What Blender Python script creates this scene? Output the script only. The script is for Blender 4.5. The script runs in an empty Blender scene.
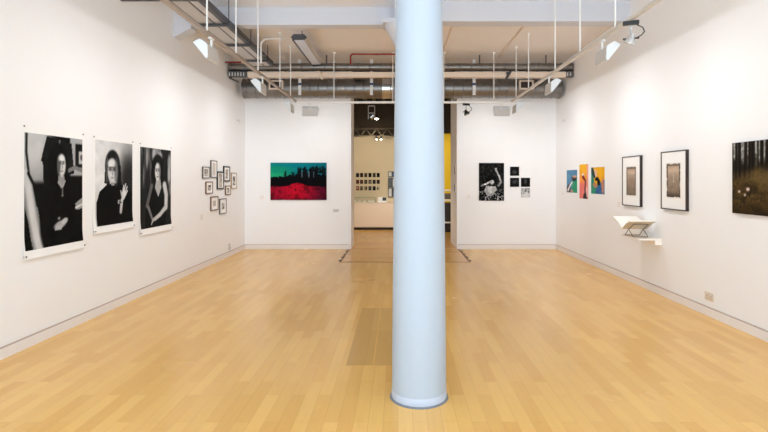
import bpy, bmesh, math, random
import numpy as np
from mathutils import Vector, Matrix

random.seed(7)
rng = np.random.RandomState(11)
SC = bpy.context.scene
COL = SC.collection
PI = math.pi

# ------------------------------------------------------------------ camera, sky, daylight, exposure
# one unit = one metre; camera at the origin looking along +Y, 1.5 m above the floor
F = 500.0
CAMH = 1.5
cam_d = bpy.data.cameras.new('camera')
cam = bpy.data.objects.new('camera', cam_d)
COL.objects.link(cam)
cam.location = (0, 0, CAMH)
cam.rotation_euler = (PI / 2, 0, 0)
cam_d.sensor_width = 36.0
cam_d.lens = F / 768 * 36.0
cam_d.shift_x = -14.0 / 768
cam_d.shift_y = -36.0 / 768
cam_d.clip_start = 0.05
SC.camera = cam

world = bpy.data.worlds.new('World')
SC.world = world
world.use_nodes = True
bg = world.node_tree.nodes['Background']
bg.inputs['Color'].default_value = (0.75, 0.87, 1.0, 1)
bg.inputs['Strength'].default_value = 1.0

DAY = 150.0          # daylight entering by the front window
WASH = 10.5          # each wall washer
ld = bpy.data.lights.new('window_daylight', 'AREA')
ld.shape = 'RECTANGLE'
ld.size, ld.size_y = 4.6, 3.2
ld.energy = DAY
ld.color = (0.62, 0.83, 1.0)
lo = bpy.data.objects.new('window_daylight', ld)
COL.objects.link(lo)
lo.location = (-0.6, -2.75, 2.15)
lo.rotation_euler = (PI / 2, 0, 0)     # shines along +Y, in through the window

ls = bpy.data.lights.new('upward_fill', 'AREA')   # added cool fill aimed upward to brighten the near bay's ceiling
ls.shape = 'RECTANGLE'
ls.size, ls.size_y = 5.6, 1.2
ls.energy = 380.0
ls.color = (0.68, 0.85, 1.0)
lso = bpy.data.objects.new('upward_fill', ls)
COL.objects.link(lso)
lso.location = (0.05, -3.1, 0.7)
lso.rotation_euler = (PI / 2 + math.radians(38), 0, 0)

SC.view_settings.view_transform = 'Standard'
SC.view_settings.look = 'None'
SC.view_settings.gamma = 1.0
SC.view_settings.use_curve_mapping = False
SC.view_settings.exposure = 0.13
SC.cycles.max_bounces = 10
SC.cycles.diffuse_bounces = 8
SC.cycles.sample_clamp_indirect = 6.0
SC.cycles.use_denoising = True

# ------------------------------------------------------------------ materials
def lin(c):
    c = np.asarray(c, dtype=float) / 255.0
    return np.where(c <= 0.04045, c / 12.92, ((c + 0.055) / 1.055) ** 2.4)

def rgba(c):
    l = lin(c)
    return (float(l[0]), float(l[1]), float(l[2]), 1.0)

def mat(name, c, rough=0.5, metal=0.0, spec=0.5, bump=None, vary=0.0, vscale=6.0):
    m = bpy.data.materials.new(name)
    m.use_nodes = True
    nt = m.node_tree
    b = nt.nodes['Principled BSDF']
    b.inputs['Base Color'].default_value = rgba(c)
    b.inputs['Roughness'].default_value = rough
    b.inputs['Metallic'].default_value = metal
    b.inputs['Specular IOR Level'].default_value = spec
    if vary or bump:
        tc = nt.nodes.new('ShaderNodeTexCoord')
        no = nt.nodes.new('ShaderNodeTexNoise')
        no.inputs['Scale'].default_value = vscale
        no.inputs['Detail'].default_value = 4
        nt.links.new(tc.outputs['Object'], no.inputs['Vector'])
        if vary:
            hs = nt.nodes.new('ShaderNodeHueSaturation')
            mr = nt.nodes.new('ShaderNodeMapRange')
            mr.inputs['To Min'].default_value = 1 - vary
            mr.inputs['To Max'].default_value = 1 + vary
            nt.links.new(no.outputs['Fac'], mr.inputs['Value'])
            nt.links.new(mr.outputs['Result'], hs.inputs['Value'])
            hs.inputs['Color'].default_value = rgba(c)
            nt.links.new(hs.outputs['Color'], b.inputs['Base Color'])
        if bump:
            bp = nt.nodes.new('ShaderNodeBump')
            bp.inputs['Strength'].default_value = bump
            bp.inputs['Distance'].default_value = 0.002
            nt.links.new(no.outputs['Fac'], bp.inputs['Height'])
            nt.links.new(bp.outputs['Normal'], b.inputs['Normal'])
    return m

def emit(name, c, s):
    m = bpy.data.materials.new(name)
    m.use_nodes = True
    b = m.node_tree.nodes['Principled BSDF']
    b.inputs['Base Color'].default_value = rgba(c)
    b.inputs['Emission Color'].default_value = rgba(c)
    b.inputs['Emission Strength'].default_value = s
    return m

def floor_mat(name, c1, c2, gap, along='Y', rough=0.24, length=0.62, width=0.092):
    m = bpy.data.materials.new(name)
    m.use_nodes = True
    nt = m.node_tree
    N, L = nt.nodes, nt.links
    b = N['Principled BSDF']
    tc = N.new('ShaderNodeTexCoord')
    sp = N.new('ShaderNodeSeparateXYZ')
    cb = N.new('ShaderNodeCombineXYZ')
    L.new(tc.outputs['Object'], sp.inputs[0])
    if along == 'Y':
        L.new(sp.outputs['Y'], cb.inputs['X']); L.new(sp.outputs['X'], cb.inputs['Y'])
    else:
        L.new(sp.outputs['X'], cb.inputs['X']); L.new(sp.outputs['Y'], cb.inputs['Y'])
    br = N.new('ShaderNodeTexBrick')
    br.inputs['Scale'].default_value = 1.0
    br.inputs['Brick Width'].default_value = length
    br.inputs['Row Height'].default_value = width
    br.inputs['Mortar Size'].default_value = 0.0008
    br.inputs['Mortar Smooth'].default_value = 0.3
    br.inputs['Bias'].default_value = 0.0
    br.offset = 0.37
    br.offset_frequency = 2
    br.inputs['Color1'].default_value = rgba(c1)
    br.inputs['Color2'].default_value = rgba(c2)
    br.inputs['Mortar'].default_value = rgba(gap)
    L.new(cb.outputs[0], br.inputs['Vector'])
    mp = N.new('ShaderNodeMapping')
    mp.inputs['Scale'].default_value = (1.6, 26, 1)
    L.new(cb.outputs[0], mp.inputs['Vector'])
    no = N.new('ShaderNodeTexNoise')
    no.inputs['Scale'].default_value = 1.5
    no.inputs['Detail'].default_value = 5
    no.inputs['Roughness'].default_value = 0.6
    L.new(mp.outputs[0], no.inputs['Vector'])
    mr = N.new('ShaderNodeMapRange')
    mr.inputs['To Min'].default_value = 0.93
    mr.inputs['To Max'].default_value = 1.07
    L.new(no.outputs['Fac'], mr.inputs['Value'])
    hs = N.new('ShaderNodeHueSaturation')
    L.new(br.outputs['Color'], hs.inputs['Color'])
    L.new(mr.outputs['Result'], hs.inputs['Value'])
    L.new(hs.outputs['Color'], b.inputs['Base Color'])
    n2 = N.new('ShaderNodeTexNoise')
    n2.inputs['Scale'].default_value = 0.9
    n2.inputs['Detail'].default_value = 3
    L.new(tc.outputs['Object'], n2.inputs['Vector'])
    m2 = N.new('ShaderNodeMapRange')
    m2.inputs['To Min'].default_value = rough - 0.06
    m2.inputs['To Max'].default_value = rough + 0.08
    L.new(n2.outputs['Fac'], m2.inputs['Value'])
    L.new(m2.outputs['Result'], b.inputs['Roughness'])
    b.inputs['Specular IOR Level'].default_value = 0.4
    bp = N.new('ShaderNodeBump')
    bp.inputs['Strength'].default_value = 0.15
    bp.inputs['Distance'].default_value = 0.001
    L.new(br.outputs['Fac'], bp.inputs['Height'])
    bp.invert = True
    L.new(bp.outputs['Normal'], b.inputs['Normal'])
    return m

def attr_mat(name, rough=0.6, spec=0.05):
    """A printed picture: the ink colours are stored on the sheet's own mesh."""
    m = bpy.data.materials.new(name)
    m.use_nodes = True
    nt = m.node_tree
    b = nt.nodes['Principled BSDF']
    a = nt.nodes.new('ShaderNodeVertexColor')
    a.layer_name = 'ink'
    nt.links.new(a.outputs['Color'], b.inputs['Base Color'])
    b.inputs['Roughness'].default_value = rough
    b.inputs['Specular IOR Level'].default_value = spec
    return m

M = {
    'wall': mat('wall_paint', (246, 245, 245), 0.75, spec=0.2, bump=0.05, vscale=40),
    'ceil': mat('ceiling_paint', (236, 230, 226), 0.85, spec=0.1, vary=0.02, vscale=2),
    'beam': mat('beam_daylight_tint', (240, 243, 250), 0.7, spec=0.2),  # blue tint put into the colour to stand in for daylight
    'beam_face': mat('beam_face_daylight_tint', (212, 214, 222), 0.7, spec=0.2),  # darker version, keeps the tint that imitates daylight
    'base': mat('skirting_paint', (238, 232, 228), 0.55, spec=0.3),
    'gap': mat('groove_shade', (192, 174, 162), 0.8, spec=0.1),  # strip colour imitates the shade inside a groove
    'column': mat('column_paint', (172, 182, 193), 0.55, spec=0.3),
    'column_foot': mat('column_foot_paint', (186, 195, 210), 0.6, spec=0.3),
    'grey_seal': mat('grey_sealant', (120, 122, 126), 0.7),
    'floor': floor_mat('maple_floor', (232, 185, 108), (218, 168, 92), (184, 136, 74)),
    'hatch': floor_mat('hatch_boards', (206, 164, 96), (198, 154, 88), (150, 110, 60), length=2.4, width=0.21),
    'panel': floor_mat('door_boards', (222, 170, 98), (206, 152, 82), (150, 104, 58), along='X', length=1.4),
    'dark_wood': mat('dark_joint', (120, 86, 50), 0.6),
    'black': mat('black_metal', (28, 27, 27), 0.45),
    'white_metal': mat('white_metal', (236, 236, 234), 0.4),
    'track': mat('track_metal', (214, 208, 200), 0.4),
    'track_brown': mat('track_bronze', (172, 158, 146), 0.4, metal=0.2),
    'washer': mat('washer_metal', (226, 231, 235), 0.4),
    'washer_grey': mat('washer_back', (206, 204, 202), 0.45),
    'lens': mat('lens_glass', (245, 245, 240), 0.3),
    'silver': mat('silver_metal', (205, 208, 210), 0.25, metal=0.9),
    'galv': mat('galvanised_metal', (134, 131, 128), 0.38, metal=0.88, vary=0.08, vscale=5),
    'galv_seam': mat('galvanised_seam', (112, 112, 114), 0.4, metal=0.8),
    'tray': mat('tray_metal', (196, 192, 190), 0.5, metal=0.2),
    'tray_dark': mat('tray_dark', (82, 82, 86), 0.5, metal=0.3),
    'trough': mat('trough_paint', (232, 214, 196), 0.5),
    'red': mat('red_pipe_paint', (140, 32, 26), 0.4),
    'paper': mat('photo_paper', (247, 246, 244), 0.6, spec=0.25),
    'ink': attr_mat('print_ink'),
    'ink_matte': attr_mat('print_ink_matte', 0.8, 0.1),
    'pin': mat('pin_steel', (110, 110, 110), 0.3, metal=0.8),
    'frame_dark': mat('frame_dark_wood', (44, 32, 27), 0.4),
    'frame_black': mat('frame_black', (26, 22, 21), 0.4),
    'frame_brown': mat('frame_brown', (122, 92, 66), 0.45),
    'frame_light': mat('frame_light', (172, 148, 116), 0.45),
    'frame_grey': mat('frame_grey', (92, 84, 76), 0.45),
    'mat': mat('mount_board', (247, 245, 243), 0.8, spec=0.1),
    'shelf': mat('shelf_paint', (246, 240, 232), 0.5),
    'page': mat('book_page', (250, 247, 238), 0.7),
    'cover': mat('book_cover', (214, 196, 170), 0.6),
    'wire': mat('cradle_wire', (112, 98, 86), 0.35, metal=0.6),
    'socket': mat('socket_plastic', (222, 206, 188), 0.4),
    'socket_dark': mat('socket_slots', (96, 86, 78), 0.6),
    'cream': mat('cream_wall', (224, 208, 176), 0.8, spec=0.1),
    'yellow': mat('yellow_wall', (232, 196, 20), 0.7),
    'dark_ceiling': mat('dark_ceiling', (44, 36, 28), 0.8),
    'rib': mat('ceiling_rib', (104, 96, 80), 0.7),
    'cabinet': mat('cabinet_laminate', (232, 214, 194), 0.5),
    'plinth': mat('cabinet_plinth', (32, 24, 20), 0.6),
    'display': mat('display_case_green', (170, 178, 150), 0.35),
    'brown_wall': mat('brown_wall', (66, 54, 38), 0.8),
    'blue': mat('blue_cover', (40, 74, 122), 0.5),
    'bulb': emit('lamp_glow', (255, 244, 222), 14.0),
    'diffuser': mat('tube_diffuser', (206, 212, 224), 0.3),
    'grille_dark': mat('grille_dark', (44, 32, 28), 0.7),
    'tie_blue': mat('strap_tape', (60, 74, 120), 0.5),
}

# ------------------------------------------------------------------ mesh helpers
class MB:
    def __init__(s):
        s.bm = bmesh.new()
    def box(s, x0, x1, y0, y1, z0, z1, bevel=0.0):
        r = bmesh.ops.create_cube(s.bm, size=1.0)
        vs = r['verts']
        for v in vs:
            v.co = Vector((x0 + (v.co.x + .5) * (x1 - x0), y0 + (v.co.y + .5) * (y1 - y0), z0 + (v.co.z + .5) * (z1 - z0)))
        if bevel:
            es = {e for v in vs for e in v.link_edges}
            bmesh.ops.bevel(s.bm, geom=list(es), offset=bevel, segments=2, affect='EDGES', profile=0.5)
        return s
    def cyl(s, p, q, r, r2=None, n=16, cap=True):
        p, q = Vector(p), Vector(q)
        d = q - p
        rr = bmesh.ops.create_cone(s.bm, cap_ends=cap, segments=n, radius1=r, radius2=r if r2 is None else r2, depth=d.length)
        rot = d.to_track_quat('Z', 'Y').to_matrix()
        mid = (p + q) / 2
        for v in rr['verts']:
            v.co = rot @ v.co + mid
        return s
    def tube(s, pts, r, n=8):
        for a, b in zip(pts[:-1], pts[1:]):
            s.cyl(a, b, r, n=n)
        for p in pts[1:-1]:
            rr = bmesh.ops.create_uvsphere(s.bm, u_segments=n, v_segments=6, radius=r)
            for v in rr['verts']:
                v.co += Vector(p)
        return s
    def prism(s, prof, x0, x1, axis='X'):
        """closed profile extruded; for X the profile is (y, z), for Y it is (x, z), for Z it is (x, y)"""
        def pt(a, b, t):
            return (t, a, b) if axis == 'X' else (a, t, b) if axis == 'Y' else (a, b, t)
        A = [s.bm.verts.new(pt(a, b, x0)) for a, b in prof]
        B = [s.bm.verts.new(pt(a, b, x1)) for a, b in prof]
        n = len(prof)
        s.bm.faces.new(A); s.bm.faces.new(B[::-1])
        for i in range(n):
            s.bm.faces.new((A[i], B[i], B[(i + 1) % n], A[(i + 1) % n]))
        bmesh.ops.recalc_face_normals(s.bm, faces=s.bm.faces[:])
        return s
    def lathe(s, prof, c=(0, 0, 0), n=32, axis=None):
        """profile (r, z) turned round the vertical; axis tilts it"""
        rings = []
        R = Vector(axis).to_track_quat('Z', 'Y').to_matrix() if axis else Matrix.Identity(3)
        for r, z in prof:
            if r < 1e-6:
                rings.append([s.bm.verts.new(R @ Vector((0, 0, z)) + Vector(c))])
            else:
                rings.append([s.bm.verts.new(R @ Vector((r * math.cos(2 * PI * k / n), r * math.sin(2 * PI * k / n), z)) + Vector(c)) for k in range(n)])
        for a, b in zip(rings[:-1], rings[1:]):
            for k in range(n):
                k2 = (k + 1) % n
                if len(a) == 1 and len(b) == 1: continue
                if len(a) == 1: s.bm.faces.new((a[0], b[k], b[k2]))
                elif len(b) == 1: s.bm.faces.new((a[k], a[k2], b[0]))
                else: s.bm.faces.new((a[k], a[k2], b[k2], b[k]))
        bmesh.ops.recalc_face_normals(s.bm, faces=s.bm.faces[:])
        return s
    def build(s, name, m, parent=None, smooth=False):
        me = bpy.data.meshes.new(name)
        s.bm.to_mesh(me); s.bm.free()
        me.materials.append(m)
        if smooth:
            me.polygons.foreach_set('use_smooth', [True] * len(me.polygons))
            try: me.set_sharp_from_angle(angle=math.radians(40))
            except Exception: pass
        o = bpy.data.objects.new(name, me)
        COL.objects.link(o)
        if parent: o.parent = parent
        return o

def thing(name, label, cat, loc=(0, 0, 0), rz=0.0, group=None):
    o = bpy.data.objects.new(name, None)
    COL.objects.link(o)
    o.empty_display_size = 0.1
    o.location = loc; o.rotation_euler = (0, 0, rz)
    return tag(o, label, cat, group)

def tag(o, label, cat, group=None):
    o['label'] = label; o['category'] = cat; o['kind'] = 'thing'
    if group: o['group'] = group
    return o

def struct(o):
    o['kind'] = 'structure'
    return o

def children(o):
    return [c for c in bpy.data.objects if c.parent == o]

def copy_thing(o, loc, rz, label):
    r = o.copy(); COL.objects.link(r)
    r.location = loc; r.rotation_euler = (0, 0, rz); r['label'] = label
    for ch in children(o):
        c = ch.copy(); COL.objects.link(c); c.parent = r
        for g in children(ch):
            d = g.copy(); COL.objects.link(d); d.parent = c
    return r

# ------------------------------------------------------------------ the room
XL, XR = -3.326, 3.435           # side walls
YB = 10.87                       # far wall with the doorway
YF = -2.4                        # window wall behind the camera
OL, OR = -1.02, 1.28             # doorway sides
ZC = 3.95                        # ceiling of the far bay
ZF = 4.053                        # ceiling of the near bay, left of the columns
ZF2 = 4.145                       # and right of them
TL, TR = 11.57, 12.15            # far ends of the doorway's cheeks
YE = 15.62                       # end of the room beyond

struct(MB().box(-5.2, 5.2, YF - 0.3, YE + 0.3, -0.2, 0).build('floor', M['floor']))
struct(MB().box(XL - 0.25, XL, YF - 0.3, YB + 0.02, 0, ZF + 0.3).build('wall_left', M['wall']))
struct(MB().box(XR, XR + 0.25, YF - 0.3, YB + 0.02, 0, ZF2 + 0.3).build('wall_right', M['wall']))
w = MB().box(XL, OL, YB, TL, 0, ZC + 0.05)
struct(w.build('wall_far_left', M['wall']))
w = MB().box(OR, XR, YB, TR, 0, ZC + 0.05)
struct(w.build('wall_far_right', M['wall']))
# window wall behind the camera
w = MB()
w.box(XL, XR, YF - 0.2, YF, 0, 0.55)
w.box(XL, XR, YF - 0.2, YF, 3.75, ZF2 + 0.1)
w.box(XL, -2.75, YF - 0.2, YF, 0.55, 3.75)
w.box(2.85, XR, YF - 0.2, YF, 0.55, 3.75)
struct(w.build('wall_front', M['wall']))
w = MB()
for x in (-2.75, -0.9, 0.95, 2.79):
    w.box(x, x + 0.06, YF - 0.14, YF - 0.06, 0.55, 3.75)
for z in (0.55, 2.7, 3.69):
    w.box(-2.75, 2.85, YF - 0.14, YF - 0.06, z, z + 0.06)
struct(w.build('window_1', M['white_metal']))
# ceilings and the wide beam between the two bays
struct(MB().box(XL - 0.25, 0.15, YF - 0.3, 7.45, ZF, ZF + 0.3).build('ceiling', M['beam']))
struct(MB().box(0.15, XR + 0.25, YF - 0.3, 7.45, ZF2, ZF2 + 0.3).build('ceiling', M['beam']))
struct(MB().box(XL - 0.25, XR + 0.25, 7.58, YB + 0.02, ZC, ZC + 0.2).build('ceiling', M['ceil']))
w = MB()
w.box(XL, 0.15, 7.40, 7.60, 3.797, ZF + 0.2)
w.box(0.15, XR, 7.40, 7.64, 3.85, ZF2 + 0.2)
struct(w.build('ceiling_beam', M['beam_face']))
# tapered corbel carrying the beam's left end
w = MB().prism([(XL, 3.797), (XL + 0.26, 3.797), (XL + 0.26, 3.75), (XL + 0.02, 3.62), (XL, 3.62)], 7.40, 7.60, 'Y')
struct(w.build('trim_2', M['beam_face']))

# skirting: a board topped by a solid strip coloured like groove shade
def skirting(name, x0, x1, y0, y1, dx=0, dy=0):
    b = struct(MB().box(x0, x1, y0, y1, 0, 0.088).build(name, M['base']))
    g = MB().box(x0 - dx * 0.006 if dx < 0 else x0, x1 - 0.006 if dx > 0 else x1,
                 y0 + 0.006 if dy < 0 else y0, y1, 0.088, 0.1)
    g.build('groove_shade', M['gap'], b)
    return b
skirting('baseboard_left', XL, XL + 0.018, YF, YB, dx=1)
o = struct(MB().box(XR - 0.018, XR, YF, YB, 0, 0.088).build('baseboard_right', M['base']))
MB().box(XR - 0.012, XR, YF, YB, 0.088, 0.1).build('groove_shade', M['gap'], o)
o = struct(MB().box(XL + 0.018, OL - 0.02, YB - 0.018, YB, 0, 0.088).build('baseboard_far_left', M['base']))
MB().box(XL + 0.018, OL - 0.02, YB - 0.012, YB, 0.088, 0.1).build('groove_shade', M['gap'], o)
o = struct(MB().box(OR + 0.02, XR - 0.018, YB - 0.018, YB, 0, 0.088).build('baseboard_far_right', M['base']))
MB().box(OR + 0.02, XR - 0.018, YB - 0.012, YB, 0.088, 0.1).build('groove_shade', M['gap'], o)

# the room beyond the doorway
struct(MB().box(-5.2, 1.0, YE, YE + 0.2, 0, 2.85).build('wall_back', M['cream']))
struct(MB().box(1.0, 5.2, YE - 0.02, YE + 0.2, 0, 2.95).build('wall_back_right', M['yellow']))
struct(MB().box(-5.2, 5.2, YE + 0.02, YE + 0.25, 2.85, 4.1).build('wall_back_top', M['brown_wall']))
struct(MB().box(-5.3, -5.1, TL, YE + 0.2, 0, 4.1).build('wall_back_side', M['cream']))
struct(MB().box(5.1, 5.3, TR, YE + 0.2, 0, 4.1).build('wall_back_side', M['cream']))
w = MB().box(-5.2, 5.2, YB + 0.02, YE + 0.2, ZC, ZC + 0.2)
struct(w.build('ceiling', M['dark_ceiling']))
w = MB()
for k in range(22):
    x = -3.0 + k * 0.28
    w.box(x, x + 0.09, 12.4, YE, ZC - 0.08, ZC)
struct(w.build('trim_1', M['rib']))

# floor inlays
o = thing('floor_hatch', 'darker rectangular hatch of long boards set in the floor behind the round column', 'hatch', (-0.06, 4.95, 0))
h = MB().box(-0.36, 0.36, -0.91, 0.91, 0, 0.002).build('hatch_boards', M['hatch'], o)
MB().box(-0.145, -0.135, -0.9, 0.85, 0.002, 0.003).build('board_joint', M['floor'], o)
o = thing('doorway_floor_panel', 'floor panel of crosswise boards outlined in the doorway between the far walls', 'floor panel', (0.13, 9.15, 0))
MB().box(-1.17, 1.17, 0, 1.70, 0, 0.003).build('panel_boards', M['panel'], o)
MB().box(-1.14, 1.14, 1.72, 2.9, 0, 0.003).build('panel_boards', M['panel'], o)
w = MB()
w.box(-1.20, 1.20, -0.025, 0, 0, 0.004)
w.box(-1.20, -1.17, 0, 1.70, 0, 0.004); w.box(1.17, 1.20, 0, 1.70, 0, 0.004)
w.build('joint_strip', M['dark_wood'], o)
for sx in (-1.21, 1.21):
    for k in range(4):
        y = 0.12 + k * 0.4
        MB().box(sx - 0.02, sx + 0.02, y, y + 0.09, 0.0, 0.006).build('floor_vent', M['plinth'], o)

# ------------------------------------------------------------------ columns
o = thing('round_column', 'wide pale blue round column standing in the foreground', 'column', (0.146, 3.47, 0))
MB().lathe([(0.1885, 0.045), (0.1875, 0.12), (0.184, 0.6), (0.178, 1.2), (0.170, 2.0), (0.160, 2.75), (0.150, 3.6), (0.148, 4.048)], n=72).build('shaft', M['column'], o, True)
MB().lathe([(0, 0.004), (0.188, 0.004), (0.191, 0.012), (0.1905, 0.05), (0.1885, 0.058), (0.17, 0.06)], n=72).build('column_foot', M['column_foot'], o, True)
MB().lathe([(0.185, 0.0), (0.203, 0.0), (0.201, 0.005), (0.189, 0.010), (0.185, 0.01)], n=72).build('floor_seal', M['grey_seal'], o, True)
o = thing('round_column', 'farther round column with a flared capital standing before the beam', 'column', (0.146, 7.19, 0))
MB().lathe([(0.105, 0.0), (0.10, 1.2), (0.095, 3.22)], n=48).build('shaft', M['beam_face'], o, True)
MB().lathe([(0.09, 3.24), (0.11, 3.27), (0.19, 3.42), (0.27, 3.57), (0.335, 3.69), (0.335, 3.71), (0.09, 3.71)], n=48).build('capital', M['beam_face'], o, True)
MB().box(-0.36, 0.36, -0.19, 0.195, 3.71, 3.77).build('capital_plate', M['beam_face'], o)
MB().box(-0.195, 0.195, -0.15, 0.19, 3.77, 4.048).build('capital_block', M['beam_face'], o)

# ------------------------------------------------------------------ lighting tracks on rods
ZT = 3.0
XTL, XTR, YT = -1.96, 2.18, 9.6
def ceil_at(y, x=0):
    if y < 7.40: return ZF if x < 0.15 else ZF2
    return (3.797 if x < 0.15 else 3.85) if y < 7.65 else ZC
def rod(parent, x, y, z0):
    """rod in the parent's own space; parent sits at its location unrotated"""
    px, py, pz = parent.location
    zt = ceil_at(y, x)
    r = MB().cyl((x - px, y - py, z0 - pz), (x - px, y - py, zt - pz), 0.009, n=10).build('hanger_rod', M['white_metal'], parent, True)
    MB().lathe([(0, -0.04), (0.02, -0.036), (0.03, -0.015), (0.032, 0)], (x - px, y - py, zt - pz), n=16).build('ceiling_rose', M['white_metal'], r, True)

o = thing('lighting_track', 'long straight lighting track hung along the left wall', 'light track', (XTL, 4.3, ZT))
MB().box(-0.019, 0.019, -5.6, YT - 4.3 - 0.02, -0.01, 0.025, 0.004).build('rail', M['track_brown'], o)
for y in (0.6, 2.3, 3.9, 5.13, 6.05, 6.999, 8.3, 9.12):
    rod(o, XTL, y, ZT + 0.02)
o = thing('lighting_track', 'long straight lighting track hung along the right wall', 'light track', (XTR, 4.3, ZT))
MB().box(-0.019, 0.019, -5.6, YT - 4.3 - 0.02, -0.01, 0.025, 0.004).build('rail', M['track'], o)
for y in (0.6, 2.3, 3.9, 5.02, 5.99, 6.94, 8.35, 9.23):
    rod(o, XTR, y, ZT + 0.02)
o = thing('lighting_track', 'short lighting track crossing in front of the far wall', 'light track', (0.11, YT, ZT - 0.01))
MB().box(XTL - 0.11 - 0.02, XTR - 0.11 + 0.02, -0.019, 0.019, -0.02, 0.02, 0.004).build('rail', M['white_metal'], o)
for x in (-1.23, -0.10, 0.88, 1.84):
    rod(o, x, YT, ZT + 0.0)

# ------------------------------------------------------------------ wall washers on the tracks
wl = bpy.data.lights.new('washer_light', 'AREA')
wl.shape = 'RECTANGLE'; wl.size = 0.16; wl.size_y = 0.022
wl.energy = WASH; wl.color = (0.915, 0.955, 1.0)
def washer_light(parent):
    x, y = parent.location.x, parent.location.y
    dim = 1.0
    if abs(parent.rotation_euler.z) < 0.01: dim = 0.70 if x < 0 else 0.74
    elif x < 0: dim = 0.06 if y < 4 else 0.72 if y < 6 else 1.12
    else: dim = 0.06 if y < 4 else 0.74 if y < 6 else 1.1
    d = wl.copy(); d.energy = WASH * dim                       # each head has its own dimmer
    l = bpy.data.objects.new('washer_light', d)
    COL.objects.link(l); l.parent = parent
    l.location = (0, 0.034, -0.115)
    l.rotation_euler = (math.radians(34), 0, 0)

LB = 'wall washers on the tracks'
wproto = thing('wall_washer', 'white wall washer with a pale blue end, nearest in view on the left track', 'track light', (XTL, 5.25, ZT - 0.01), PI / 2, LB)
# open-fronted housing: the lamp sits inside, its upper lip cuts the light off along the wall
shell = MB()
cheek = [(0.130, -0.085), (0.065, -0.05), (0.01, -0.085), (-0.005, -0.10), (-0.012, -0.235), (0.0, -0.245)]
shell.prism(cheek, -0.15, -0.146); shell.prism(cheek, 0.146, 0.15)
for (ya, za), (yb, zb) in zip(cheek[:-1], cheek[1:]):
    d = Vector((yb - ya, zb - za)).normalized() * 0.004
    shell.prism([(ya, za), (yb, zb), (yb + d.y, zb - d.x), (ya + d.y, za - d.x)], -0.15, 0.15)
shell.build('housing', M['washer'], wproto)
MB().prism([(-0.010, -0.105), (-0.015, -0.105), (-0.021, -0.235), (-0.0125, -0.235)], -0.145, 0.145).build('back_plate', M['washer_grey'], wproto)  # greyer than the housing: weaker light on the back put into its colour
MB().prism([(0.016, -0.098), (0.012, -0.102), (0.004, -0.225), (0.008, -0.226)], -0.144, 0.144).build('reflector', M['silver'], wproto)
MB().cyl((0, 0, 0), (0, 0.0, -0.10), 0.012, n=12).build('stem', M['white_metal'], wproto, True)
MB().box(-0.05, 0.05, -0.017, 0.017, -0.018, 0, 0.003).build('adapter', M['white_metal'], wproto)
spots = [
    (XTL, 7.23, PI / 2, 'white wall washer on the left track, seen against the big duct'),
    (XTL, 9.2, PI / 2, 'white wall washer at the far end of the left track'),
    (XTR, 5.34, -PI / 2, 'large bright white wall washer high on the right track'),
    (XTR, 7.22, -PI / 2, 'white wall washer on the right track, seen against the big duct'),
    (XTR, 9.3, -PI / 2, 'white wall washer at the far end of the right track'),
    (-1.69, YT, 0.0, 'wall washer with a shade-toned back, facing the red and green photograph'),
    (2.0, YT, 0.0, 'wall washer with a shade-toned back, facing the black and white prints on the far wall'),
    (XTL, 3.0, PI / 2, 'wall washer on the left track above the three portraits, out of frame'),
    (XTR, 3.3, -PI / 2, 'wall washer on the right track above the forest photograph, out of frame'),
]
allw = [wproto]
for x, y, rz, lab in spots:
    allw.append(copy_thing(wproto, (x, y, ZT - 0.01 if abs(y - YT) > 1e-6 else ZT - 0.03), rz, lab))
for a in allw:
    washer_light(a)

# small black and silver spots
def spot(name, lab, loc, rz, body, tiltdir, lit=False):
    o = thing(name, lab, 'spotlight', loc, rz)
    MB().box(-0.07, 0.07, -0.02, 0.02, -0.038, 0, 0.005).build('adapter', M['black'], o)
    MB().cyl((0, 0, -0.04), (0, 0, -0.13), 0.008, n=10).build('stem', M['silver'], o, True)
    c = Vector((0, 0, -0.17))
    MB().lathe([(0, -0.05), (0.02, -0.05), (0.026, -0.03), (0.036, -0.005), (0.054, 0.03), (0.057, 0.045), (0.052, 0.045), (0.034, 0.0), (0, -0.015)],
               c, n=28, axis=tiltdir).build('lamp_head', body, o, True)
    MB().lathe([(0, 0.028), (0.046, 0.028), (0.046, 0.036), (0, 0.036)], c, n=28, axis=tiltdir).build('lamp_glass', M['bulb'] if lit else M['lens'], o, True)
    MB().cyl((-0.07, 0, -0.165), (0.07, 0, -0.165), 0.008, n=8).build('yoke', M['black'], o, True)
    MB().tube([(0.05, 0, -0.04), (0.10, 0, -0.07), (0.115, 0, -0.11), (0.09, 0, -0.14), (0.04, 0, -0.165)], 0.005).build('cable', M['black'], o, True)
    return o
spot('track_spotlight', 'silver bell spotlight with black adapter high on the right track', (XTR, 4.68, ZT - 0.011), -0.35, M['silver'], (-0.35, 0.2, -0.9))
spot('track_spotlight', 'black spotlight on the far track at the right of the doorway', (1.31, YT, ZT - 0.03), 0.3, M['black'], (0.3, -0.2, -0.9))

# ------------------------------------------------------------------ ceiling services
# big spiral duct, small duct, trough, cable tray
def spiral_duct(lab, y, z, r, x0, x1, pitch, nm='spiral_duct'):
    o = thing(nm, lab, 'duct', (0, y, z))
    prof = [(0, x0), (r, x0)]
    x = x0 + pitch * 0.5
    while x < x1 - 0.02:
        prof += [(r, x - 0.012), (r + 0.009, x - 0.005), (r + 0.009, x + 0.005), (r, x + 0.012)]
        x += pitch
    prof += [(r, x1), (0, x1)]
    MB().lathe(prof, n=64, axis=(1, 0, 0)).build('duct_body', M['galv'], o, True)
    for xe in (x0, x1):
        s = 1 if xe == x0 else -1
        MB().cyl((xe, 0, 0), (xe + s * 0.05, 0, 0), r + 0.009, n=64).build('end_collar', M['galv'], o, True)
    return o
big = spiral_duct('big galvanised spiral duct crossing under the ceiling in front of the far wall', 10.4, 3.40, 0.200, -3.20, 3.36, 0.185)
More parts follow.
